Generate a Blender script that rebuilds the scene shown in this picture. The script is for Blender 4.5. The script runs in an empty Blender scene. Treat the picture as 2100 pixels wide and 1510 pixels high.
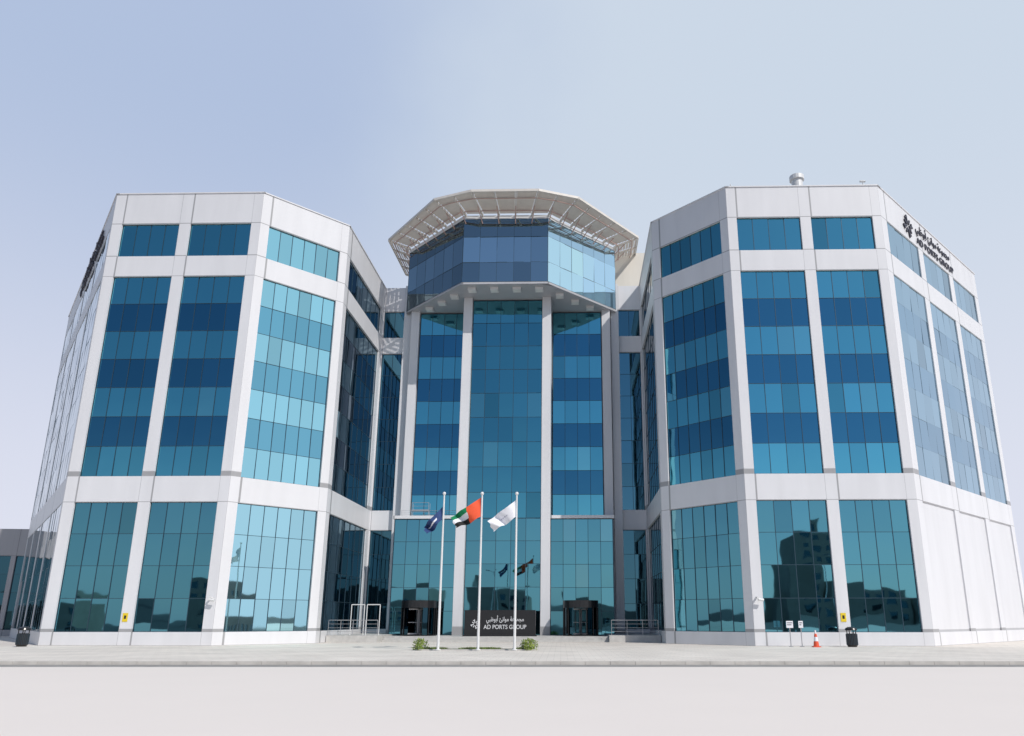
import bpy, math, random
from mathutils import Vector, Matrix
random.seed(7)
S=bpy.context.scene
COL=S.collection
R=math.radians

# ------------------------------------------------------------ materials
def newmat(name):
    m=bpy.data.materials.new(name); m.use_nodes=True
    nt=m.node_tree; b=nt.nodes['Principled BSDF']
    return m,nt,b
def simple(name,col,rough=.5,metal=0,noise=0,nscale=4):
    m,nt,b=newmat(name)
    b.inputs['Roughness'].default_value=rough; b.inputs['Metallic'].default_value=metal
    if noise>0:
        tc=nt.nodes.new('ShaderNodeTexCoord'); n=nt.nodes.new('ShaderNodeTexNoise')
        n.inputs['Scale'].default_value=nscale; n.inputs['Detail'].default_value=6
        nt.links.new(tc.outputs['Object'],n.inputs['Vector'])
        r=nt.nodes.new('ShaderNodeValToRGB')
        r.color_ramp.elements[0].position=.3; r.color_ramp.elements[1].position=.7
        r.color_ramp.elements[0].color=tuple(c*(1-noise) for c in col)+(1,)
        r.color_ramp.elements[1].color=tuple(min(1,c*(1+noise)) for c in col)+(1,)
        nt.links.new(n.outputs['Fac'],r.inputs['Fac']); nt.links.new(r.outputs['Color'],b.inputs['Base Color'])
    else: b.inputs['Base Color'].default_value=(*col,1)
    return m
def panel(name,col,bw,bh,mortar=.014,dark=.55,rough=.38,var=.04,streak=.05,metal=0.0,coord='UV'):
    m,nt,b=newmat(name); L=nt.links
    tc=nt.nodes.new('ShaderNodeTexCoord')
    br=nt.nodes.new('ShaderNodeTexBrick'); br.offset=0; br.squash=1
    br.inputs['Scale'].default_value=1; br.inputs['Brick Width'].default_value=bw; br.inputs['Row Height'].default_value=bh
    br.inputs['Mortar Size'].default_value=mortar; br.inputs['Mortar Smooth'].default_value=.2
    br.inputs['Color1'].default_value=tuple(c*(1+var) for c in col)+(1,)
    br.inputs['Color2'].default_value=tuple(c*(1-var) for c in col)+(1,)
    br.inputs['Mortar'].default_value=tuple(c*dark for c in col)+(1,)
    L.new(tc.outputs[coord],br.inputs['Vector'])
    mp=nt.nodes.new('ShaderNodeMapping'); mp.inputs['Scale'].default_value=(.8,.8,.12)
    L.new(tc.outputs['Object'],mp.inputs['Vector'])
    n=nt.nodes.new('ShaderNodeTexNoise'); n.inputs['Scale'].default_value=1.2; n.inputs['Detail'].default_value=5
    L.new(mp.outputs['Vector'],n.inputs['Vector'])
    mr=nt.nodes.new('ShaderNodeMapRange'); mr.inputs[1].default_value=.3; mr.inputs[2].default_value=.7
    mr.inputs[3].default_value=1-streak; mr.inputs[4].default_value=1+streak*.6
    L.new(n.outputs['Fac'],mr.inputs[0])
    mx=nt.nodes.new('ShaderNodeVectorMath'); mx.operation='SCALE'
    L.new(br.outputs['Color'],mx.inputs[0]); L.new(mr.outputs[0],mx.inputs['Scale'])
    L.new(mx.outputs[0],b.inputs['Base Color'])
    bp=nt.nodes.new('ShaderNodeBump'); bp.inputs['Strength'].default_value=.4; bp.inputs['Distance'].default_value=.01; bp.invert=True
    L.new(br.outputs['Fac'],bp.inputs['Height']); L.new(bp.outputs['Normal'],b.inputs['Normal'])
    b.inputs['Roughness'].default_value=rough; b.inputs['Metallic'].default_value=metal
    return m
def glass(name,col,rough=.02,wave=.03,diff=0.0):
    m,nt,b=newmat(name); L=nt.links
    at=nt.nodes.new('ShaderNodeAttribute'); at.attribute_name='tint'
    mx=nt.nodes.new('ShaderNodeVectorMath'); mx.operation='MULTIPLY'; mx.inputs[1].default_value=col
    L.new(at.outputs['Color'],mx.inputs[0]); L.new(mx.outputs[0],b.inputs['Base Color'])
    b.inputs['Metallic'].default_value=1-diff; b.inputs['Roughness'].default_value=rough
    tc=nt.nodes.new('ShaderNodeTexCoord'); n=nt.nodes.new('ShaderNodeTexNoise')
    n.inputs['Scale'].default_value=.55; n.inputs['Detail'].default_value=1
    L.new(tc.outputs['Object'],n.inputs['Vector'])
    bp=nt.nodes.new('ShaderNodeBump'); bp.inputs['Strength'].default_value=wave*10; bp.inputs['Distance'].default_value=.02
    L.new(n.outputs['Fac'],bp.inputs['Height']); L.new(bp.outputs['Normal'],b.inputs['Normal'])
    return m
M={}
M['wall']=panel('aluminium_cladding',(.70,.70,.72),1.1,1.0785,.026,.50,var=.045)
M['wallin']=panel('aluminium_cladding_recess',(.68,.68,.70),1.5,2.157,.02,.65)
M['soffit']=panel('soffit_panels',(.46,.46,.48),1.3,1.3,.02,.5)
M['roof']=simple('roof_membrane',(.45,.44,.42),.8,0,.1)
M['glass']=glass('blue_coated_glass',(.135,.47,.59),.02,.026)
M['glassf']=glass('blue_glass_reflection_tint',(.40,.80,.88),.02,.02)  # same blue glass, its bright sky reflection put into a paler colour
M['glassl']=glass('pale_glass_reflection_tint',(.42,.60,.70),.03,.02)  # same glass on outer side faces, pale sky reflection painted into the colour
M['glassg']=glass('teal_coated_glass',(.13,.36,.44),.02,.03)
M['glassgf']=glass('teal_glass_reflection_tint',(.46,.80,.86),.02,.022)  # ground-floor teal glass, colour lightened to carry a bright reflection
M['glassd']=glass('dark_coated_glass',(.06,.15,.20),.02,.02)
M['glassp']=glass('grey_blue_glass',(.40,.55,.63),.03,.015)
M['mull']=simple('mullion_metal',(.045,.08,.11),.4,.5)
M['mullp']=simple('pale_mullion_metal',(.20,.28,.33),.4,.5)
M['white']=simple('white_painted_steel',(.72,.72,.72),.4)
M['louvre']=simple('louvre_aluminium',(.68,.64,.59),.5,0,.05,2)
M['rib']=simple('pinkish_steel',(.50,.34,.30),.5)
M['black']=simple('black_metal',(.015,.015,.017),.3)
M['steel']=simple('brushed_steel',(.5,.5,.52),.35,.7)
M['cream']=panel('cream_panels',(.74,.70,.63),2.0,2.0,.012,.8)
M['concrete']=simple('step_concrete',(.50,.49,.47),.8,0,.1,3)
M['signtext']=simple('sign_lettering_grey',(.62,.63,.65),.5)
M['darktext']=simple('sign_lettering_dark',(.04,.04,.06),.5)
M['faint']=simple('faint_lettering',(.42,.42,.50),.7)
M['yellow']=simple('yellow_sheet',(.80,.58,.02),.5)
M['red']=simple('flag_red',(.80,.10,.035),.8,0,.05)
M['orange']=simple('cone_orange',(.75,.10,.04),.6)
M['green']=simple('flag_green',(.0,.22,.08),.8)
M['fwhite']=simple('flag_white',(.78,.78,.82),.8)
M['fblack']=simple('flag_black',(.015,.015,.015),.8)
M['navy']=simple('flag_navy',(.02,.05,.16),.8,0,.2,3)
M['leaf']=simple('leaf',(.10,.17,.03),.6,0,.5,3)
M['leaf2']=simple('leaf_light',(.24,.30,.06),.6,0,.4,3)
M['soil']=simple('grass_bed',(.09,.10,.05),.9,0,.5,12)
M['lampd']=simple('downlight_lens',(.80,.80,.77),.3)

# ------------------------------------------------------------ mesh builder
class MB:
    def __init__(s): s.v=[];s.f=[];s.m=[];s.uv=[];s.c=[];s.mats=[]
    def mi(s,k):
        if k not in s.mats: s.mats.append(k)
        return s.mats.index(k)
    def poly(s,pts,mat,uv=None,col=1.0):
        i=len(s.v); s.v+= [tuple(p) for p in pts]; s.f.append(list(range(i,i+len(pts)))); s.m.append(s.mi(mat))
        s.uv.append(uv if uv else [(p[0],p[1]) for p in pts]); s.c.append(col)
    def box(s,o,ax,ay,az,mat):
        o=Vector(o);ax=Vector(ax);ay=Vector(ay);az=Vector(az)
        if ax.cross(ay).dot(az)<0: ax,ay=ay,ax
        P=lambda a,b,c:o+ax*a+ay*b+az*c
        lx,ly,lz=ax.length,ay.length,az.length
        for q,(A,B) in (([P(0,0,0),P(0,1,0),P(1,1,0),P(1,0,0)],(ly,lx)),([P(0,0,1),P(1,0,1),P(1,1,1),P(0,1,1)],(lx,ly)),
            ([P(0,0,0),P(1,0,0),P(1,0,1),P(0,0,1)],(lx,lz)),([P(1,0,0),P(1,1,0),P(1,1,1),P(1,0,1)],(ly,lz)),
            ([P(1,1,0),P(0,1,0),P(0,1,1),P(1,1,1)],(lx,lz)),([P(0,1,0),P(0,0,0),P(0,0,1),P(0,1,1)],(ly,lz))):
            z=q[0][2] if B==lz else 0
            s.poly(q,mat,[(.1,z),(A+.1,z),(A+.1,z+B),(.1,z+B)])
    def abox(s,x0,x1,y0,y1,z0,z1,mat): s.box((x0,y0,z0),(x1-x0,0,0),(0,y1-y0,0),(0,0,z1-z0),mat)
    def lathe(s,prof,mats,n=20,c=(0,0)):
        for j in range(len(prof)-1):
            r0,z0=prof[j]; r1,z1=prof[j+1]; mt=mats[j] if isinstance(mats,list) else mats
            for k in range(n):
                a=2*math.pi*k/n; b=2*math.pi*(k+1)/n
                q=[(c[0]+r0*math.cos(a),c[1]+r0*math.sin(a),z0),(c[0]+r0*math.cos(b),c[1]+r0*math.sin(b),z0),
                   (c[0]+r1*math.cos(b),c[1]+r1*math.sin(b),z1),(c[0]+r1*math.cos(a),c[1]+r1*math.sin(a),z1)]
                if r0<1e-5: q=q[1:]
                elif r1<1e-5: q=q[:3]
                s.poly(q,mt)
    def rod(s,a,b,r,mat,n=8):
        a=Vector(a);b=Vector(b);d=(b-a).normalized(); x=d.orthogonal().normalized(); y=d.cross(x)
        for k in range(n):
            p=2*math.pi*k/n;q=2*math.pi*(k+1)/n
            u=x*math.cos(p)*r+y*math.sin(p)*r; v=x*math.cos(q)*r+y*math.sin(q)*r
            s.poly([a+u,a+v,b+v,b+u],mat)
        s.poly([b+(x*math.cos(2*math.pi*k/n)+y*math.sin(2*math.pi*k/n))*r for k in range(n)],mat)
    def obj(s,name,parent=None,loc=None,smooth=False,**props):
        me=bpy.data.meshes.new(name); me.from_pydata(s.v,[],s.f)
        for k in s.mats: me.materials.append(M[k])
        me.polygons.foreach_set('material_index',s.m)
        ul=me.uv_layers.new(name='UVMap'); ca=me.color_attributes.new('tint','FLOAT_COLOR','CORNER')
        u=[];c=[]
        for f,uu,cc in zip(s.f,s.uv,s.c):
            for t in uu: u+=[t[0],t[1]]
            for _ in f: c+=([cc]*3 if not isinstance(cc,tuple) else list(cc))+[1]
        ul.data.foreach_set('uv',u); ca.data.foreach_set('color',c)
        if smooth:
            import bmesh
            bm=bmesh.new(); bm.from_mesh(me); bmesh.ops.remove_doubles(bm,verts=bm.verts,dist=1e-4); bm.to_mesh(me); bm.free()
            for p in me.polygons: p.use_smooth=True
        me.update()
        o=bpy.data.objects.new(name,me); COL.objects.link(o)
        if parent: o.parent=parent
        if loc: o.location=loc
        for k,v in props.items(): o[k]=v
        return o
def empty(name,loc,rot=0,**props):
    o=bpy.data.objects.new(name,None); COL.objects.link(o); o.location=loc; o.rotation_euler=(0,0,rot)
    for k,v in props.items(): o[k]=v
    return o
def text_mesh(name,body,size,mat,mtx,parent,align='LEFT',ext=.02,width=None,off=.012,**props):
    cu=bpy.data.curves.new(name,'FONT'); cu.body=body; cu.size=size; cu.extrude=ext; cu.align_x=align; cu.offset=size*off
    t=bpy.data.objects.new('tmp',cu); COL.objects.link(t)
    bpy.context.view_layer.update()
    dg=bpy.context.evaluated_depsgraph_get()
    me=bpy.data.meshes.new_from_object(t.evaluated_get(dg))
    bpy.data.objects.remove(t)
    me.materials.clear(); me.materials.append(M[mat])
    if width:
        xs=[v.co.x for v in me.vertices]; me.transform(Matrix.Translation((-min(xs),0,0))); me.transform(Matrix.Diagonal((width/(max(xs)-min(xs)),1,1,1)))
    me.transform(mtx); me.name=name
    o=bpy.data.objects.new(name,me); COL.objects.link(o); o.parent=parent
    for k,v in props.items(): o[k]=v
    return o

# ------------------------------------------------------------ face helper
class Face:
    def __init__(s,A,B):
        s.A=Vector((A[0],A[1],0)); d=Vector((B[0]-A[0],B[1]-A[1],0)); s.L=d.length; s.t=d/s.L; s.n=Vector((s.t.y,-s.t.x,0))
    def P(s,a,z,o=0): return s.A+s.t*a+s.n*o+Vector((0,0,z))
    def mtx(s,a,z,o=0):
        p=s.P(a,z,o); m=Matrix.Identity(4)
        for i in range(3): m[i][0]=s.t[i]; m[i][1]=(0,0,1)[i]; m[i][2]=s.n[i]; m[i][3]=p[i]
        return m
def wallface(mb,F,opens,z0,z1,depth=.22,mat='wall'):
    ss=sorted(set([0,F.L]+[x for o in opens for x in o[:2]])); zs=sorted(set([z0,z1]+[x for o in opens for x in o[2:4]]))
    for i in range(len(ss)-1):
        for j in range(len(zs)-1):
            a,b,c,d=ss[i],ss[i+1],zs[j],zs[j+1]; ms,mz=(a+b)/2,(c+d)/2
            if any(o[0]<ms<o[1] and o[2]<mz<o[3] for o in opens): continue
            mb.poly([F.P(a,c),F.P(b,c),F.P(b,d),F.P(a,d)],mat,[(a,c),(b,c),(b,d),(a,d)])
    for o in opens:
        a,b,c,d=o[:4]; D=-depth
        mb.poly([F.P(a,c),F.P(a,d),F.P(a,d,D),F.P(a,c,D)],mat,[(0.1,c),(0.1,d),(.2,d),(.2,c)])
        mb.poly([F.P(b,c),F.P(b,c,D),F.P(b,d,D),F.P(b,d)],mat,[(0.1,c),(0.2,c),(.2,d),(.1,d)])
        mb.poly([F.P(a,c),F.P(a,c,D),F.P(b,c,D),F.P(b,c)],mat,[(a,.1),(a,.2),(b,.2),(b,.1)])
        mb.poly([F.P(a,d),F.P(b,d),F.P(b,d,D),F.P(a,d,D)],mat,[(a,.1),(b,.1),(b,.2),(a,.2)])
def window(parent,F,a,b,c,d,cols,rows,mat='glass',span=None,out=-.16,base=1.0,jit=.0028,label=None,mw=.038,mm='mull',e=.03,spk=(.44,.47,.60)):
    mb=MB(); cw=(b-a)/cols; rh=(d-c)/rows
    for j in range(rows):
        for i in range(cols):
            s0,s1=a+i*cw,a+(i+1)*cw; y0,y1=c+j*rh,c+(j+1)*rh
            tx=random.gauss(0,jit)*cw; tz=random.gauss(0,jit)*rh
            t=base*random.uniform(.93,1.07)
            if span and j%2==1: col=(t*spk[0],t*spk[1],t*spk[2])
            else:
                col=(t,t,t); r=random.random()
                if r<.08: col=tuple(x*.82 for x in col)
                elif r<.13 and mat in('glass','glassg'): col=(t*1.35,t*1.12,t*1.06)
            mb.poly([F.P(s0,y0,out-tx-tz),F.P(s1,y0,out+tx-tz),F.P(s1,y1,out+tx+tz),F.P(s0,y1,out-tx+tz)],mat,None,col)
    for i in range(cols+1):
        s=min(max(a+i*cw,a+mw/2+.002),b-mw/2-.002)
        mb.box(F.P(s-mw/2,c,out-.02),F.t*mw,F.n*(.02+e),(0,0,d-c),mm)
    for j in range(rows+1):
        z=min(max(c+j*rh,c+.02),d-.02)
        mb.box(F.P(a,z-.016,out-.02),F.t*(b-a),F.n*(.02+e-.004),(0,0,.032),mm)
    o=mb.obj('window',parent)
    if label:o['label']=label
    return o

# ------------------------------------------------------------ main building
ROOF=33.2
ZT=(27.95,30.65); ZM=(11.2,26.3); ZG=(.85,9.4)
X0=-5.15; Y0=50.0
B=empty('office_building',(X0,Y0,0),R(-1.2),label='white panelled office complex with blue glass bays and octagonal tower',category='office building')
wall=MB()
def facade(F,bays,cols,ground='glass',mat='glass',matg='glassg',base=1.0,mm='mull',e=.03,mw=.038,baseg=None,spk=(.44,.47,.60),out=-.16):
    op=[]
    for (a,b) in bays:
        for z in (ZT,ZM,ZG): op.append((a,b,z[0],z[1]))
    wallface(wall,F,op,0,ROOF)
    k=dict(mm=mm,e=e,mw=mw,out=out)
    for (a,b) in bays:
        window(B,F,a,b,*ZT,cols,1,mat,base=base*.95,**k)
        window(B,F,a,b,*ZM,cols,7,mat,span=True,base=base,spk=spk,**k)
        if ground=='glass': window(B,F,a,b,*ZG,cols,4,matg,base=baseg or base,**k)
        else:
            wall.poly([F.P(a,ZG[0],-.1),F.P(b,ZG[0],-.1),F.P(b,ZG[1],-.1),F.P(a,ZG[1],-.1)],'wallin',[(a,ZG[0]),(b,ZG[0]),(b,ZG[1]),(a,ZG[1])])
Lf=11.4
mir=lambda bays,L:[(L-b,L-a) for a,b in bays][::-1]
RP=[(12.5,17),(12.5,5.1),(17.6,0),(29.0,0),(44.0,15.2),(44,32),(32,44),(12.5,44)]
LP=[(-12.5,17),(-12.5,5.1),(-17.6,0),(-29.0,0),(-48.5,23.5),(-48.5,36),(-36,46),(-12.5,46)]
FR=[Face(RP[i],RP[i+1]) for i in range(4)]
FL=[Face(LP[i+1],LP[i]) for i in range(4)]
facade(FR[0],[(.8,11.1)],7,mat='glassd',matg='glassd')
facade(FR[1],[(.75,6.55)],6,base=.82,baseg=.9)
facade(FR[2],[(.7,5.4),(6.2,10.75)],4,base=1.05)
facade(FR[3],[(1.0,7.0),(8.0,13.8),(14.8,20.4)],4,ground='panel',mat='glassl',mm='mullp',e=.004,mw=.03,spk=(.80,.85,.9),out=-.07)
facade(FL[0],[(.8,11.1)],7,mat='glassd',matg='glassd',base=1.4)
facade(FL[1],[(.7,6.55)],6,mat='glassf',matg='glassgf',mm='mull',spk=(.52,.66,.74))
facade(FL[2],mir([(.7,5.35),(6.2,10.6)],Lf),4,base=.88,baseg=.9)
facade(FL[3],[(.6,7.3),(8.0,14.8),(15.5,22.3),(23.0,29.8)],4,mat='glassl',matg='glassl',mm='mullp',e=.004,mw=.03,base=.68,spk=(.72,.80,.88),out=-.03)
def backwall(pts):
    for i in range(len(pts)-1):
        F=Face(pts[i],pts[i+1]); wallface(wall,F,[],0,ROOF)
backwall(RP[4:]); backwall(LP[4:][::-1])
wallface(wall,Face((12.5,46),(-12.5,46)),[],0,ROOF)
for P_ in (RP,LP):
    pts=[(x,y,ROOF-.5) for x,y in P_]
    if P_ is LP: pts=pts[::-1]
    wall.poly(pts,'roof')
wall.abox(-12.5,12.5,17.3,46,ROOF-.6,ROOF-.5,'roof')
def coping(pts):
    for i in range(len(pts)-1):
        F=Face(pts[i],pts[i+1])
        wall.box(F.P(-.03,ROOF,-.35),F.t*(F.L+.06),F.n*.41,(0,0,.09),'wall')
        wall.box(F.P(0,ROOF-.5,-.35),F.t*F.L,F.n*.02,(0,0,.5),'wall')
coping(RP[:5]); coping(LP[:5][::-1])
for sg in (1,-1):
    a,b=(8.7,12.5) if sg>0 else (-12.5,-8.7)
    F=Face((a,17),(b,17))
    bays=[(1.65,3.7)] if sg>0 else [(.1,2.15)]
    op=[(x,y,z[0],z[1]) for x,y in bays for z in (ZT,ZM,ZG)]
    wallface(wall,F,op,0,ROOF)
    for x,y in bays:
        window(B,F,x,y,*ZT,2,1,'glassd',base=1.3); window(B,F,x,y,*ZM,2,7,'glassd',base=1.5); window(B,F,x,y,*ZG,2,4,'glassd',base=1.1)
    u0=9.6*sg
    wall.abox(min(u0,u0+.75*sg),max(u0,u0+.75*sg),16.55,17.0,0,ROOF,'wall')
    u1=8.7*sg
    wall.abox(min(u1,u1+.8*sg),max(u1,u1+.8*sg),15.9,17.0,.4,30.25,'wall')
    a,b=(4.0,8.7) if sg>0 else (-8.7,-4.0)
    F=Face((a,16.3),(b,16.3))
    window(B,F,.05,4.65,10.3,30.1,4,9,'glass',span=True,out=0,base=.92)
    wall.abox(min(4.0*sg,3.9*sg),max(4.0*sg,3.9*sg),13.35,16.4,10.2,30.2,'wallin')
    wall.abox(min(3.2*sg,4.0*sg),max(3.2*sg,4.0*sg),12.8,13.6,.4,30.2,'wall')
    a,b=(4.0,9.3) if sg>0 else (-9.3,-4.0)
    F=Face((a,13.2),(b,13.2))
    window(B,F,.02,5.28,.42,9.9,5,5,'glassg',out=0,base=.98)
    F=Face((9.3,13.2),(9.3,16.0)) if sg>0 else Face((-9.3,16.0),(-9.3,13.2))
    window(B,F,.02,2.75,.42,9.9,2,5,'glassg',out=0,base=.8)
    wall.abox(min(4.01*sg,9.4*sg),max(4.01*sg,9.4*sg),13.0,15.85,9.93,10.2,'wall')
    wall.abox(min(4.01*sg,8.6*sg),max(4.01*sg,8.6*sg),15.86,16.2,9.95,10.15,'wall')
F=Face((-3.2,13.35),(3.2,13.35))
window(B,F,.02,6.38,.42,10.0,5,5,'glassg',out=0,base=.95)
window(B,F,.02,6.38,10.0,30.1,5,9,'glass',span=True,out=0,base=.76,spk=(.84,.86,.90))
wallobj=wall.obj('wall',B)
c=MB(); c.abox(9.9,15.2,19.0,28,ROOF-.6,37.8,'cream'); c.obj('stair_core',B)
c=MB(); c.abox(-13.5,-11.0,21,28,ROOF-.6,34.9,'wallin'); c.obj('plant_screen',B)
# pod
pod=[(-10.1,24),(-10.1,16.3),(-3.8,10.0),(3.8,10.0),(10.1,16.3),(10.1,24),(3.8,30.3),(-3.8,30.3)]
PZ0,PZ1=30.2,36.9
pm=MB()
pm.poly([(x,y,PZ0) for x,y in pod][::-1],'soffit',[(x,y) for x,y in pod][::-1])
pm.poly([(x,y,PZ1) for x,y in pod],'roof')
for i in range(8):
    F=Face(pod[i],pod[(i+1)%8])
    pm.box(F.P(0,PZ0+.002,-.25),F.t*F.L,F.n*.24,(0,0,.2),'soffit')
    pm.box(F.P(0,PZ1-.3,-.25),F.t*F.L,F.n*.26,(0,0,.35),'white')
podo=pm.obj('tower_pod',B,label='octagonal overhanging glass crown of the tower')
for i in range(8):
    F=Face(pod[i],pod[(i+1)%8])
    if i==3: mt,bs,mm,cc,k1,k2=('glassl',1.55,'mullp',6,.95,.75)  # right facet: bright reflection painted in with lighter glass
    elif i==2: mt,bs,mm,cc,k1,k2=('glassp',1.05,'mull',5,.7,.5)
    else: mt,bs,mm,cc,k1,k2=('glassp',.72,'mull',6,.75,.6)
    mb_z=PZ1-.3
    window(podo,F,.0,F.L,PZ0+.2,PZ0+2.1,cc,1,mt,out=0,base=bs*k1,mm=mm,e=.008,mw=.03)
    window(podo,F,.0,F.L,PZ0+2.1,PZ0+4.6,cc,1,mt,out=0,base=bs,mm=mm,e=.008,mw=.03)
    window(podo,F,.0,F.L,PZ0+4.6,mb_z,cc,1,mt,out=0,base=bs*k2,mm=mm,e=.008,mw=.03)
def dl(u,w):
    m=MB(); m.abox(-.36,.36,-.36,.36,-.22,0,'white'); m.abox(-.27,.27,-.27,.27,-.23,-.221,'lampd')
    m.obj('downlight',podo,loc=(u,w,PZ0-.001))
for u,w in [(-3,11.0),(-1,11.0),(1,11.0),(3,11.0),(-4.8,12.4),(4.8,12.4),(-6.2,13.8),(6.2,13.8),(-7.6,15.2),(7.6,15.2)]: dl(u,w)
# sunshade ring
CW=19.0
def raypod(a):
    d=(math.sin(a),-math.cos(a)); best=1e9
    for i in range(8):
        p=pod[i];q=pod[(i+1)%8]; px,py=p[0],p[1]-CW; ex,ey=q[0]-p[0],q[1]-p[1]
        den=d[0]*ey-d[1]*ex
        if abs(den)<1e-9: continue
        t=(px*ey-py*ex)/den; s=(px*d[1]-py*d[0])/den
        if t>0 and -1e-6<=s<=1+1e-6: best=min(best,t)
    return best
angs=[13.8,31,74,108,150]
RR={13.8:12.3,31:12.4,74:12.7,108:12.8,150:12.5}
AL0=[-x for x in angs[::-1]]+angs
AL=[R(x) for x in AL0]
OUT=[(RR[abs(x)]*math.sin(R(x))+.15,-RR[abs(x)]*math.cos(R(x))) for x in AL0]
def lerp(a,b,t): return a+(b-a)*t
sh=MB(); rb=MB(); N=len(AL)
ZI,ZO=37.1,37.6
for k in range(N):
    k2=(k+1)%N
    chord=math.hypot(OUT[k][0]-OUT[k2][0],OUT[k][1]-OUT[k2][1]); n=max(2,round(chord/1.8))
    def io(t):
        ox,oy=lerp(OUT[k][0],OUT[k2][0],t),lerp(OUT[k][1],OUT[k2][1],t)
        a=math.atan2(ox,-oy); r=raypod(a)+.05
        r=min(r,math.hypot(ox,oy)-.6)
        return (r*math.sin(a),-r*math.cos(a)),(ox,oy)
    for j in range(n):
        (i0,o0),(i1,o1)=io((j+.05)/n),io((j+.95)/n)
        NS=8
        for q in range(NS):
            f0=(q+.03)/NS; f1=(q+.88)/NS
            def pt(i,o,f,dz): return (lerp(i[0],o[0],f),lerp(i[1],o[1],f)+CW,lerp(ZI,ZO,f)+dz)
            for dz in (0,.03):
                P=[pt(i0,o0,f0,dz),pt(i1,o1,f0,dz),pt(i1,o1,f1,dz+.09),pt(i0,o0,f1,dz+.09)]
                sh.poly(P,'louvre')
        (i0,o0)=io(j/n)
        a=Vector((i0[0],i0[1]+CW,ZI-.28)); b=Vector((o0[0],o0[1]+CW,ZO-.14)); d=(b-a); d.z=0; pr=Vector((-d.y,d.x,0)).normalized()*.15
        rb.box(a-pr/2,b-a,pr,(0,0,.2),'louvre')
        mid=a.lerp(b,.45)
        rb.rod((a.x,a.y,PZ1-.8),mid,.045,'rib',5)
    a=Vector((OUT[k][0],OUT[k][1]+CW,ZO-.08)); b=Vector((OUT[k2][0],OUT[k2][1]+CW,ZO-.08)); d=(b-a).normalized(); nn=Vector((d.y,-d.x,0))*.07
    rb.box(a,b-a,nn,(0,0,.22),'louvre')
    for f in (.2,.75):
        K=6
        for q in range(K):
            (ia,oa),(ib,ob)=io(q/K),io((q+1)/K)
            a=Vector((lerp(ia[0],oa[0],f),lerp(ia[1],oa[1],f)+CW,lerp(ZI,ZO,f)-.16)); b=Vector((lerp(ib[0],ob[0],f),lerp(ib[1],ob[1],f)+CW,lerp(ZI,ZO,f)-.16))
            rb.rod(a,b,.05,'rib',5)
sun=sh.obj('sunshade',B,label='off-white louvred ring canopy around the tower top')
rb.obj('rib',sun)
# roof items
m=MB(); m.lathe([(.42,0),(.42,2.3),(.56,2.3),(.56,2.65),(0,2.65)],'white',16); m.obj('roof_vent',B,loc=(23.7,2.0,ROOF-.5))
m=MB(); m.rod((0,0,0),(0,0,1.0),.04,'white'); m.rod((-.2,0,.9),(.2,0,.9),.08,'white'); m.obj('antenna',B,loc=(28.3,.8,ROOF))
m=MB(); m.rod((0,0,0),(0,0,.8),.04,'white'); m.obj('antenna',B,loc=(18.2,.8,ROOF))
m=MB()
for i in range(12): m.rod((-28.6+i*.98,.55,0),(-28.6+i*.98,.55,.35),.02,'white',5)
m.rod((-28.6,.55,.35),(-17.8,.55,.35),.02,'white',5); m.obj('roof_rail',B,loc=(0,0,ROOF))
# entrance: platform & steps
m=MB(); m.abox(-8.6,8.6,9.2,13.1,0.002,.4,'concrete')
for i in range(2): m.abox(-8.6,8.6,9.2-.35*(i+1),9.2-.35*i-.001,0.003,.4-.135*(i+1),'concrete')
m.abox(-12.45,-8.62,7.2,16.9,.002,.5,'concrete'); m.abox(8.62,12.45,7.9,16.9,.002,.5,'concrete')
m.obj('entrance_steps',B)
def revolving(u):
    m=MB(); r=1.42
    m.lathe([(r,2.15),(r,2.72),(r-.15,2.72),(0,2.73)],'black',28)
    m.lathe([(r-.02,2.15),(0,2.15)],'black',28)
    for a in list(range(-150,-20,26))+list(range(20,170,26))+[-90,90]:
        x,y=r*math.cos(R(a-90)),r*math.sin(R(a-90)); m.rod((x*.97,y*.97,0),(x*.97,y*.97,2.15),.04,'black',6)
    m.lathe([(r,0),(r,.08),(r-.1,.08)],'black',28)
    d=m.obj('revolving_door',B,loc=(u,11.6,.401),label='black revolving door drum with steel framed leaves')
    for a0,a1 in ((25,155),(205,335)):
        g=MB(); n=8
        for k in range(n):
            p=R(a0-90+(a1-a0)*k/n);q=R(a0-90+(a1-a0)*(k+1)/n)
            g.poly([(r*.95*math.cos(p),r*.95*math.sin(p),.08),(r*.95*math.cos(q),r*.95*math.sin(q),.08),(r*.95*math.cos(q),r*.95*math.sin(q),2.15),(r*.95*math.cos(p),r*.95*math.sin(p),2.15)],'glassd',None,.5)
        g.obj('side_glass',d)
    for a in (20,110,200,290):
        l=MB(); c_,s_=math.cos(R(a)),math.sin(R(a)); L=r*.9
        for (x0,x1,z0,z1) in ((.05,L,.1,.2),(.05,L,2.0,2.1),(.05,.12,.1,2.1),(L-.07,L,.1,2.1),(.1,L-.05,1.0,1.05)):
            l.box((c_*x0,s_*x0,z0),(c_*(x1-x0),s_*(x1-x0),0),(-s_*.04,c_*.04,0),(0,0,z1-z0),'steel')
        l.obj('leaf',d)
revolving(-6.5); revolving(6.5)
def railing(u0,u1,w,z,k=1.0,h1=1.1):
    m=MB(); n=max(2,int((u1-u0)/.9))
    for i in range(n+1):
        x=lerp(u0,u1,i/n); m.rod((x,w,z),(x,w,z+h1),.022*k,'steel',6)
    for h in (.25,.5,.75,1.0): m.rod((u0,w,z+h*h1),(u1,w,z+h*h1),(.013 if h<1 else .026)*k,'steel',6)
    m.obj('railing',B)
railing(-12.4,-8.7,7.4,.5); railing(8.8,12.3,8.1,.5); railing(-9.2,-4.2,15.0,10.2,.6,.7)
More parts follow.
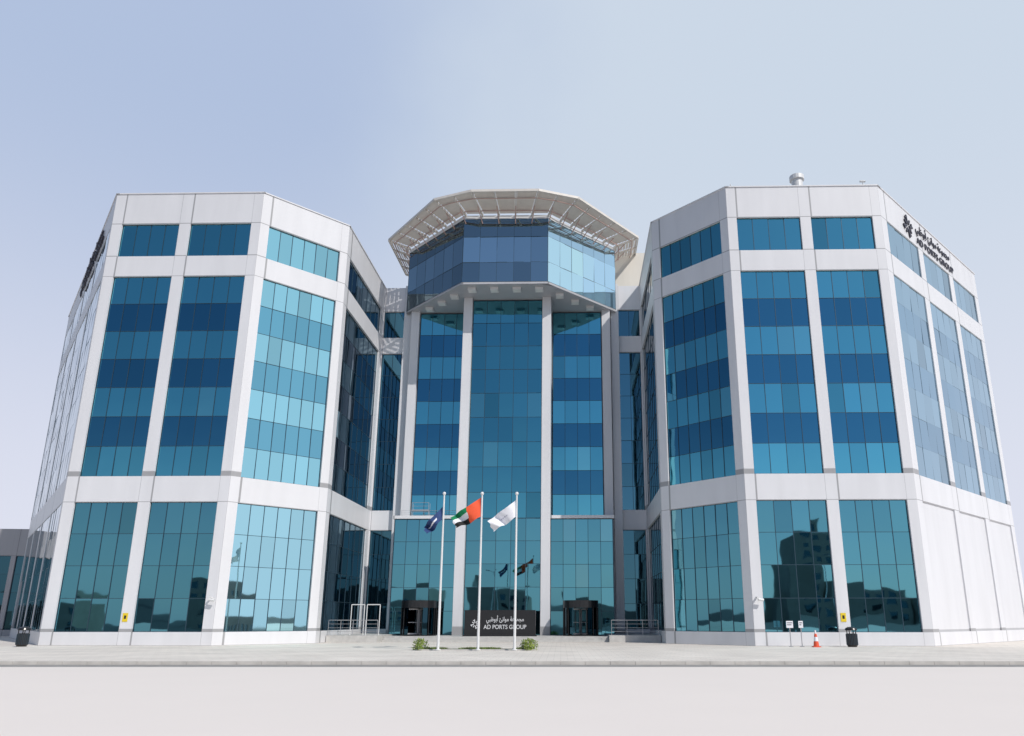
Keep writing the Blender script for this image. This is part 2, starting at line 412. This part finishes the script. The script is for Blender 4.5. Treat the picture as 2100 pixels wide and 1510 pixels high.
for x0 in (-11.1,-9.9):
    m=MB()
    for x in (x0,x0+1.0): m.rod((x,8.6,.5),(x,8.6,2.75),.035,'white',6)
    m.rod((x0,8.6,2.75),(x0+1.0,8.6,2.75),.035,'white',6); m.obj('gate_frame',B)
m=MB(); m.abox(0,1.5,0,.6,.5,.6,'steel')
for x in (0,1.45):
    for y in (0,.55): m.rod((x+.02,y+.02,0),(x+.02,y+.02,1.2),.018,'steel',5)
m.rod((0,.02,1.2),(1.5,.02,1.2),.018,'steel',5); m.rod((0,.02,.9),(1.5,.02,.9),.014,'steel',5)
m.obj('cleaning_cradle',B,loc=(-8.0,13.6,10.2))
def cctv(F,s,z):
    m=MB(); m.box(F.P(s-.05,z,0),F.t*.1,F.n*.35,(0,0,.08),'white'); p=F.P(s,z-.1,.35); m.rod(p,p+F.t*.35+Vector((0,0,-.05)),.09,'white',8); m.obj('security_camera',B)
cctv(FL[2],11.1,3.0); cctv(FR[2],.3,3.0)
def plate(F,s,z):
    m=MB(); m.box(F.P(s,z,.01),F.t*.34,F.n*.02,(0,0,.55),'yellow'); m.box(F.P(s+.1,z+.18,.031),F.t*.14,F.n*.004,(0,0,.22),'black'); m.obj('notice_plate',B)
plate(FL[2],5.35,1.5); plate(FR[2],5.6,1.5)

# ---- lettering
AR=[0xFEE3,0xFEA0,0xFEE4,0xFEEE,0xFECB,0xFE94,0x20,0xFEE3,0xFEEE,0xFE8D,0xFEE7,0xFE8A,0x20,0xFE83,0xFE91,0xFEEE,0xFEC7,0xFE92,0xFEF2]
ARS=''.join(chr(c) for c in AR[::-1])
def logo(mtx,r,mat,parent,th=.03):
    m=MB()
    for k in range(8):
        a=k*math.pi/4+.2; d=Vector((math.cos(a),math.sin(a),0)); p=Vector((-d.y,d.x,0)); rr=r*(1 if k%2==0 else .78)
        m.box(d*r*.28-p*r*.09,d*(rr-r*.28),p*r*.18,(0,0,th),mat)
        if k%2==0:
            m.box(d*rr*.72+p*r*.10,d*r*.16,p*r*.22,(0,0,th),mat)
    for i,v in enumerate(m.v): m.v[i]=tuple(mtx@Vector(v))
    return m.obj('logo',parent)
def biglet(F,s,z,w=7.4,ext=.04):
    logo(F.mtx(s+.8,z+1.0,.03),.95,'darktext',B,.08)
    text_mesh('lettering',ARS,.98,'darktext',F.mtx(s+2.4,z+1.25,.03+ext),B,ext=ext,width=w*.92,off=0)
    text_mesh('lettering','AD PORTS GROUP',.82,'darktext',F.mtx(s+2.4,z+.15,.03+ext),B,ext=ext,width=w,off=.0)
biglet(FR[3],4.4,30.85,8.2,.03)
biglet(FL[3],12.0,30.85,12.0,.07)
sb=empty('sign_board',(0,0,0),R(-1.2),label='black entrance sign wall with grey bilingual company lettering',category='sign')
tr=Matrix.Translation((X0,Y0,0))@Matrix.Rotation(R(-1.2),4,'Z')
sb.location=tr@Vector((.25,9.6,.40))
m=MB(); m.abox(-2.75,2.75,-.2,.2,0,1.95,'black'); m.abox(-2.85,2.85,-.3,.3,0.001,.12,'black'); m.obj('panel',sb)
F=Face((-2.75,-.2),(2.75,-.2))
text_mesh('lettering','AD PORTS GROUP',.44,'signtext',F.mtx(1.5,.55,.014),sb,ext=.01,width=3.3)
text_mesh('lettering',ARS,.46,'signtext',F.mtx(1.7,1.12,.014),sb,ext=.01,width=2.9)
logo(F.mtx(.85,.9,.004),.36,'signtext',sb)

# ------------------------------------------------------------ low building beside
Lb=empty('low_building',(-71,80,0),R(6),label='low grey annex with dark glazed bays beside the office',category='building')
M['annex']=panel('annex_cladding',(.34,.34,.36),1.4,1.4,.02,.6)
lw=MB(); F=Face((-22,0),(17,0)); bays=[(.6+i*4.2,4.3+i*4.2) for i in range(9)]
wallface(lw,F,[(a,b,.6,8.3) for a,b in bays],0,11.2,mat='annex')
for a,b in ((17,0),(17,20)),((17,20),(-22,20)),((-22,20),(-22,0)): wallface(lw,Face(a,b),[],0,11.2,mat='annex')
lw.poly([(-22,0,11),(17,0,11),(17,20,11),(-22,20,11)],'roof'); lw.obj('wall',Lb)
for a,b in bays: window(Lb,F,a,b,.6,8.3,3,4,'glassd',base=.8)

# ------------------------------------------------------------ flagpoles and flags
def pole(x,y,h):
    m=MB(); m.lathe([(.16,0),(.16,.05),(.075,.06),(.045,h-.1),(.045,h)],'white',14)
    m.lathe([(0,h-.02),(.08,h+.03),(.1,h+.1),(.07,h+.17),(0,h+.2)],'white',12)
    return m.obj('flagpole',None,loc=(x,y,0.03),label='slim white flagpole standing in the planted strip',category='flagpole',group='flagpoles before the entrance')
def flag(x,y,top,dx,drop,hoist,colf,ph,label,fold=1.0,pinch=.35,pw=1.1):
    nx,ny=40,22; m=MB()
    def p(s,t):
        z=top-hoist*t*(1-pinch*s)-drop*(s**pw)+.05*math.sin(7*s+ph)
        yy=fold*(.20*math.sin(s*8+ph+t*2.2)*s**.5+.09*math.sin(s*15+t*5+ph)*s)
        xx=-.06-dx*(s-.06*math.sin(6*s+ph)*s)+.38*t*s*dx*(.5+.5*(1-s))+.04*math.sin(11*t+5*s)*s
        return (xx,yy,z)
    for i in range(nx):
        for j in range(ny):
            s0,s1,t0,t1=i/nx,(i+1)/nx,j/ny,(j+1)/ny
            m.poly([p(s0,t1),p(s1,t1),p(s1,t0),p(s0,t0)],colf((s0+s1)/2,(t0+t1)/2))
    return m.obj('flag',None,loc=(x,y,0),smooth=True,label=label,category='flag',group='flags flying before the entrance')
FY=42
FX=[(p-1150)*.02636 for p in (898,980,1055)]
for x in FX: pole(x,FY,8.45)
flag(FX[0],FY,7.8,1.05,1.15,.75,lambda s,t:'fwhite' if (abs(t-.5)<.09 and .35<s<.8) else 'navy',.5,'dark blue flag with pale emblem drooping from the pole',1.5,.4,1.1)
flag(FX[1],FY,8.3,1.75,1.15,1.1,lambda s,t:'red' if s<.45 else ('green' if t<.33 else ('fwhite' if t<.66 else 'fblack')),1.4,'red, green, white and black national flag in a breeze',1.4,.45)
flag(FX[2],FY,8.15,1.6,1.2,.95,lambda s,t:'faint' if (.3<s<.7 and abs(t-.5)<.035 and int(s*40)%3) else 'fwhite',2.2,'white flag with faint grey lettering in a breeze',1.4,.4)

# planter
m=MB(); m.abox(-3.3,3.3,-.4,.4,0,.06,'concrete'); m.obj('planting_bed',None,loc=(-4.7,42.9,.002),label='low kerbed planting strip at the flagpoles',category='planting bed')
def bush(loc,r,h,n,label,mats=('leaf','leaf2','leaf2'),name='shrub'):
    m=MB()
    m.rod((0,0,0),(0,0,h*.5),.03,'rib',5)
    for k in range(n):
        a=random.uniform(0,6.28); rr=r*math.sqrt(random.random())*(.7+.3*math.sin(3*a)); z=h*random.random()*(1-.5*(rr/r)**2)
        c_=Vector((rr*math.cos(a),rr*math.sin(a),z)); d=Vector((random.gauss(0,1),random.gauss(0,1),random.gauss(.4,1))).normalized(); e=d.orthogonal().normalized()
        l=random.uniform(.05,.13)
        m.poly([c_,c_+d*l*.5+e*l*.3,c_+d*l,c_+d*l*.5-e*l*.3],random.choice(mats))
    return m.obj(name,None,loc=loc,label=label,category='shrub')
bush((-7.75,42.7,.0),.5,.62,650,'small yellow green shrub at the end of the planting bed')
bush((-1.75,42.7,.0),.6,.62,800,'small yellow green shrub at the end of the planting bed')
m=MB()
for k in range(5000):
    x=random.uniform(-3.1,3.1);y=random.uniform(-.32,.32);l=random.uniform(.04,.14); a=random.uniform(0,6.28)
    if math.sin(x*2.1+1)+random.random()<.1: continue
    b=Vector((x,y,.06)); t=b+Vector((random.gauss(0,.05),random.gauss(0,.05),l)); w=Vector((math.cos(a),math.sin(a),0))*.012
    m.poly([b-w,b+w,t],random.choice(('leaf','leaf','leaf2','soil')))
m.abox(-3.2,3.2,-.34,.34,.062,.07,'soil')
o=m.obj('grass',None,loc=(-4.7,42.9,.002),label='sparse low ground cover in the planting strip',category='grass'); o['kind']='stuff'

# bins
def bin_(x,y):
    e=empty('litter_bin',(x,y,.002),label='black round litter bin with domed lid on the pavement',category='litter bin',group='litter bins by the facade')
    m=MB(); m.lathe([(0,0.0),(.26,0),(.28,.05),(.33,.12),(.33,.78),(.30,.80),(0,.8)],'black',24)
    for k in range(24):
        a=2*math.pi*k/24; m.rod((.335*math.cos(a),.335*math.sin(a),.12),(.335*math.cos(a),.335*math.sin(a),.76),.012,'mull',4)
    m.obj('body',e)
    m=MB()
    for k in range(4):
        a=R(45+90*k); m.rod((.28*math.cos(a),.28*math.sin(a),.8),(.28*math.cos(a),.28*math.sin(a),1.0),.03,'black',6)
    m.lathe([(.36,.98),(.37,1.02),(.33,1.12),(.2,1.19),(0,1.21)],'black',24); m.lathe([(.36,.98),(0,.98)],'black',24); m.obj('lid',e)
bin_((1748-1150)*.0302,48.0); bin_((31-1150)*.0302,48.6)
e=empty('traffic_cone',((1673-1150)*.0300,47.6,.002),label='orange and white traffic cone on the pavement',category='traffic cone')
m=MB(); m.abox(-.22,.22,-.22,.22,0,.05,'orange'); m.obj('base',e)
m=MB(); m.lathe([(.17,.051),(.135,.35),(.10,.60),(.065,.8),(.035,1.0),(0,1.01)],['orange','fwhite','orange','fwhite','orange'],20); m.obj('body',e)
def post(px,h,w):
    e=empty('parking_sign',((px-1150)*.0302,48.3,.002),label='small white notice on a thin steel post',category='sign',group='notices on posts by the facade')
    m=MB(); m.lathe([(.14,0),(.14,.03),(.03,.04),(.03,h)],'steel',10); m.obj('post',e)
    m=MB(); m.abox(-w/2,w/2,-.045,-.031,h-.42,h,'fwhite'); m.abox(-w/2+.05,w/2-.05,-.049,-.046,h-.14,h-.09,'darktext'); m.abox(-w/2+.05,w/2-.1,-.049,-.046,h-.26,h-.21,'darktext'); m.obj('plate',e)
post(1625,1.55,.42); post(1648,1.55,.28)

# ------------------------------------------------------------ ground
def tilemat(name,col,bw,bh,mort,noise,dark=.8,scale=1.5,var=.03):
    m,nt,b=newmat(name); L=nt.links; tc=nt.nodes.new('ShaderNodeTexCoord')
    br=nt.nodes.new('ShaderNodeTexBrick'); br.offset=.5; br.inputs['Scale'].default_value=1
    br.inputs['Brick Width'].default_value=bw; br.inputs['Row Height'].default_value=bh; br.inputs['Mortar Size'].default_value=mort
    br.inputs['Color1'].default_value=tuple(c*(1+var) for c in col)+(1,); br.inputs['Color2'].default_value=tuple(c*(1-var) for c in col)+(1,)
    br.inputs['Mortar'].default_value=tuple(c*dark for c in col)+(1,)
    L.new(tc.outputs['Object'],br.inputs['Vector'])
    n=nt.nodes.new('ShaderNodeTexNoise'); n.inputs['Scale'].default_value=scale; n.inputs['Detail'].default_value=8; L.new(tc.outputs['Object'],n.inputs['Vector'])
    mr=nt.nodes.new('ShaderNodeMapRange'); mr.inputs[1].default_value=.3; mr.inputs[2].default_value=.7; mr.inputs[3].default_value=1-noise; mr.inputs[4].default_value=1+noise
    L.new(n.outputs['Fac'],mr.inputs[0]); mx=nt.nodes.new('ShaderNodeVectorMath'); mx.operation='SCALE'
    L.new(br.outputs['Color'],mx.inputs[0]); L.new(mr.outputs[0],mx.inputs['Scale']); L.new(mx.outputs[0],b.inputs['Base Color'])
    b.inputs['Roughness'].default_value=.85
    return m
M['plaza']=tilemat('plaza_paving',(.70,.645,.585),.6,.6,.012,.10,.75,.4)
M['apron']=tilemat('beige_border_ground',(.765,.695,.645),60,60,.0,.008,.99,.3,.0)
M['asphalt']=simple('asphalt',(.06,.06,.062),.9,0,.2,3)
M['road']=simple('sunbleached_asphalt',(.28,.27,.255),.9,0,.15,2)
M['kerb']=simple('kerb_stone',(.56,.53,.49),.8,0,.12,2)
m=MB(); m.poly([(-1500,-1500,-.13),(1500,-1500,-.13),(1500,1500,-.13),(-1500,1500,-.13)],'asphalt'); m.obj('ground',None,kind='structure',label='dark asphalt ground reaching the horizon')
m=MB(); m.poly([(-120,3,-.122),(120,3,-.122),(120,29.75,-.122),(-120,29.75,-.122)],'apron'); m.obj('pavement',None,kind='structure',label='plain pale ground sheet standing in for a flat beige border')  # even beige sheet built in place of a blank border strip
m=MB(); m.poly([(-120,29.76,-.126),(120,29.76,-.126),(120,31.29,-.126),(-120,31.29,-.126)],'road'); m.obj('road',None,kind='structure',label='narrow strip of sun bleached asphalt road')
m=MB(); m.abox(-120,120,31.46,160,-.125,0,'plaza'); m.obj('plaza',None,kind='structure',label='light paved forecourt around the building')
m=MB()
x=-120
while x<120:
    m.abox(x,x+.985,31.3,31.45,-.128,.006,'kerb'); x+=1
m.obj('kerb',None,kind='structure',label='pale stone kerb along the forecourt')

# ------------------------------------------------------------ town behind the viewer (seen in the glass)
M['town']=simple('sandy_render',(.27,.25,.22),.8,0,.1,.3)
def town(x,y,w,d,h):
    e=empty('town_building',(x,y,-.13),label='plain low sandy block with dark windows across the road',category='building',group='low blocks across the road')
    m=MB(); F=Face((w/2,d/2),(-w/2,d/2)); nb=int(w/4); nf=int(h/3.6)
    op=[(1.2+i*4,3.4+i*4,1+j*3.6,2.8+j*3.6) for i in range(nb-1) for j in range(nf)]
    wallface(m,F,op,0,h,mat='town')
    for a,b in (((w/2,-d/2),(w/2,d/2)),((-w/2,-d/2),(w/2,-d/2)),((-w/2,d/2),(-w/2,-d/2))): wallface(m,Face(a,b),[],0,h,mat='town')
    m.poly([(-w/2,-d/2,h-.1),(w/2,-d/2,h-.1),(w/2,d/2,h-.1),(-w/2,d/2,h-.1)],'roof')
    m.obj('wall',e)
    g=MB()
    for o in op: g.poly([F.P(o[0],o[2],-.2),F.P(o[1],o[2],-.2),F.P(o[1],o[3],-.2),F.P(o[0],o[3],-.2)],'glassd',None,.5)
    g.obj('window',e)
for i,(x,y,w,d,h) in enumerate([(-170,-125,40,20,8),(-110,-140,24,20,15),(-72,-150,36,20,10),(-30,-160,22,20,12),(8,-135,30,18,7),(45,-155,20,20,13),(70,-150,15,20,29),(88,-145,18,20,11),(115,-140,34,20,8),(165,-130,50,20,9),(230,-80,40,30,10),(-230,-70,50,30,10)]): town(x,y,w,d,h)
def lamp(x,y,h,arm):
    e=empty('street_lamp',(x,y,-.13),label='tall grey street lamp with twin arms',category='street lamp',group='street lamps along the road')
    m=MB(); m.lathe([(.14,0),(.12,1),(.06,h)],'steel',10); m.obj('post',e)
    m=MB()
    for sx in (-1,1):
        m.rod((0,0,h-.1),(sx*arm,0,h+.15),.04,'steel',6); m.abox(sx*arm-.35,sx*arm+.35,-.12,.12,h+.1,h+.22,'mull')
    m.obj('lamp_head',e)
lamp(-15,-4,10,1.0); lamp(14,-6,10,1.0); lamp(34,-2,10,1.0); lamp(-42,-3,10,1.0)

# ------------------------------------------------------------ light, world, camera
sd=Vector((.50,-.54,.66)).normalized()
elev=math.asin(sd.z); az=math.atan2(sd.x,sd.y)
sl=bpy.data.lights.new('sun','SUN'); sl.energy=3.1; sl.angle=R(.5); sl.color=(1,.955,.90)
so=bpy.data.objects.new('sun',sl); COL.objects.link(so); so.rotation_euler=(-sd).to_track_quat('-Z','Y').to_euler(); so.location=(30,-30,60)
w=bpy.data.worlds.new('World'); S.world=w; w.use_nodes=True; nt=w.node_tree; L=nt.links
for n in list(nt.nodes): nt.nodes.remove(n)
outn=nt.nodes.new('ShaderNodeOutputWorld'); bg1=nt.nodes.new('ShaderNodeBackground'); bg2=nt.nodes.new('ShaderNodeBackground'); mix=nt.nodes.new('ShaderNodeMixShader')
sky=nt.nodes.new('ShaderNodeTexSky'); sky.sky_type='NISHITA'; sky.sun_disc=False; sky.sun_elevation=elev; sky.sun_rotation=az; sky.dust_density=.6; sky.ozone_density=3
bg1.inputs['Strength'].default_value=.085; L.new(sky.outputs['Color'],bg1.inputs['Color'])
tc=nt.nodes.new('ShaderNodeTexCoord')
def dot(v):
    d=nt.nodes.new('ShaderNodeVectorMath'); d.operation='DOT_PRODUCT'; d.inputs[1].default_value=v; L.new(tc.outputs['Generated'],d.inputs[0]); return d.outputs['Value']
def mr(val,a,b,c=0,d=1,smooth=True):
    n=nt.nodes.new('ShaderNodeMapRange'); n.interpolation_type='SMOOTHSTEP' if smooth else 'LINEAR'
    L.new(val,n.inputs[0]); n.inputs[1].default_value=a;n.inputs[2].default_value=b;n.inputs[3].default_value=c;n.inputs[4].default_value=d; return n.outputs[0]
def mixc(f,c1,c2):
    n=nt.nodes.new('ShaderNodeMix'); n.data_type='RGBA'; L.new(f,n.inputs[0])
    for s,c in ((6,c1),(7,c2)):
        if isinstance(c,tuple): n.inputs[s].default_value=(*c,1)
        else: L.new(c,n.inputs[s])
    return n.outputs[2]
noi=nt.nodes.new('ShaderNodeTexNoise'); noi.inputs['Scale'].default_value=2.4; noi.inputs['Detail'].default_value=5; noi.inputs['Roughness'].default_value=.5
L.new(tc.outputs['Generated'],noi.inputs['Vector'])
add=nt.nodes.new('ShaderNodeMath'); add.operation='MULTIPLY_ADD'; L.new(noi.outputs['Fac'],add.inputs[0]); add.inputs[1].default_value=.5; L.new(dot((.95,.18,0)),add.inputs[2])
side=mr(add.outputs[0],.05,.50)
up=mixc(side,(.44,.535,.73),(.60,.685,.80))
elevf=mr(dot((0,0,1)),.05,.60)
hz=mixc(elevf,(.73,.755,.87),up)
L.new(hz,bg2.inputs['Color']); bg2.inputs['Strength'].default_value=1.0
hf=mr(dot((.64,.77,0)),-.45,.12,.12,1)
low=mr(dot((0,0,1)),.02,.34,.62,0)
mxm=nt.nodes.new('ShaderNodeMath'); mxm.operation='MAXIMUM'; L.new(hf,mxm.inputs[0]); L.new(low,mxm.inputs[1])
L.new(mxm.outputs[0],mix.inputs[0]); L.new(bg1.outputs[0],mix.inputs[1]); L.new(bg2.outputs[0],mix.inputs[2]); L.new(mix.outputs[0],outn.inputs['Surface'])
S.view_settings.view_transform='Standard'; S.view_settings.look='None'; S.view_settings.exposure=0
cam=bpy.data.cameras.new('camera'); co=bpy.data.objects.new('camera',cam); COL.objects.link(co); S.camera=co
cam.sensor_width=36; cam.lens=1522/2100*36; cam.shift_x=-100/2100; cam.shift_y=105/2100; cam.clip_end=5000
co.location=(0,0,1.6); co.rotation_euler=(R(90+15.15),0,0)
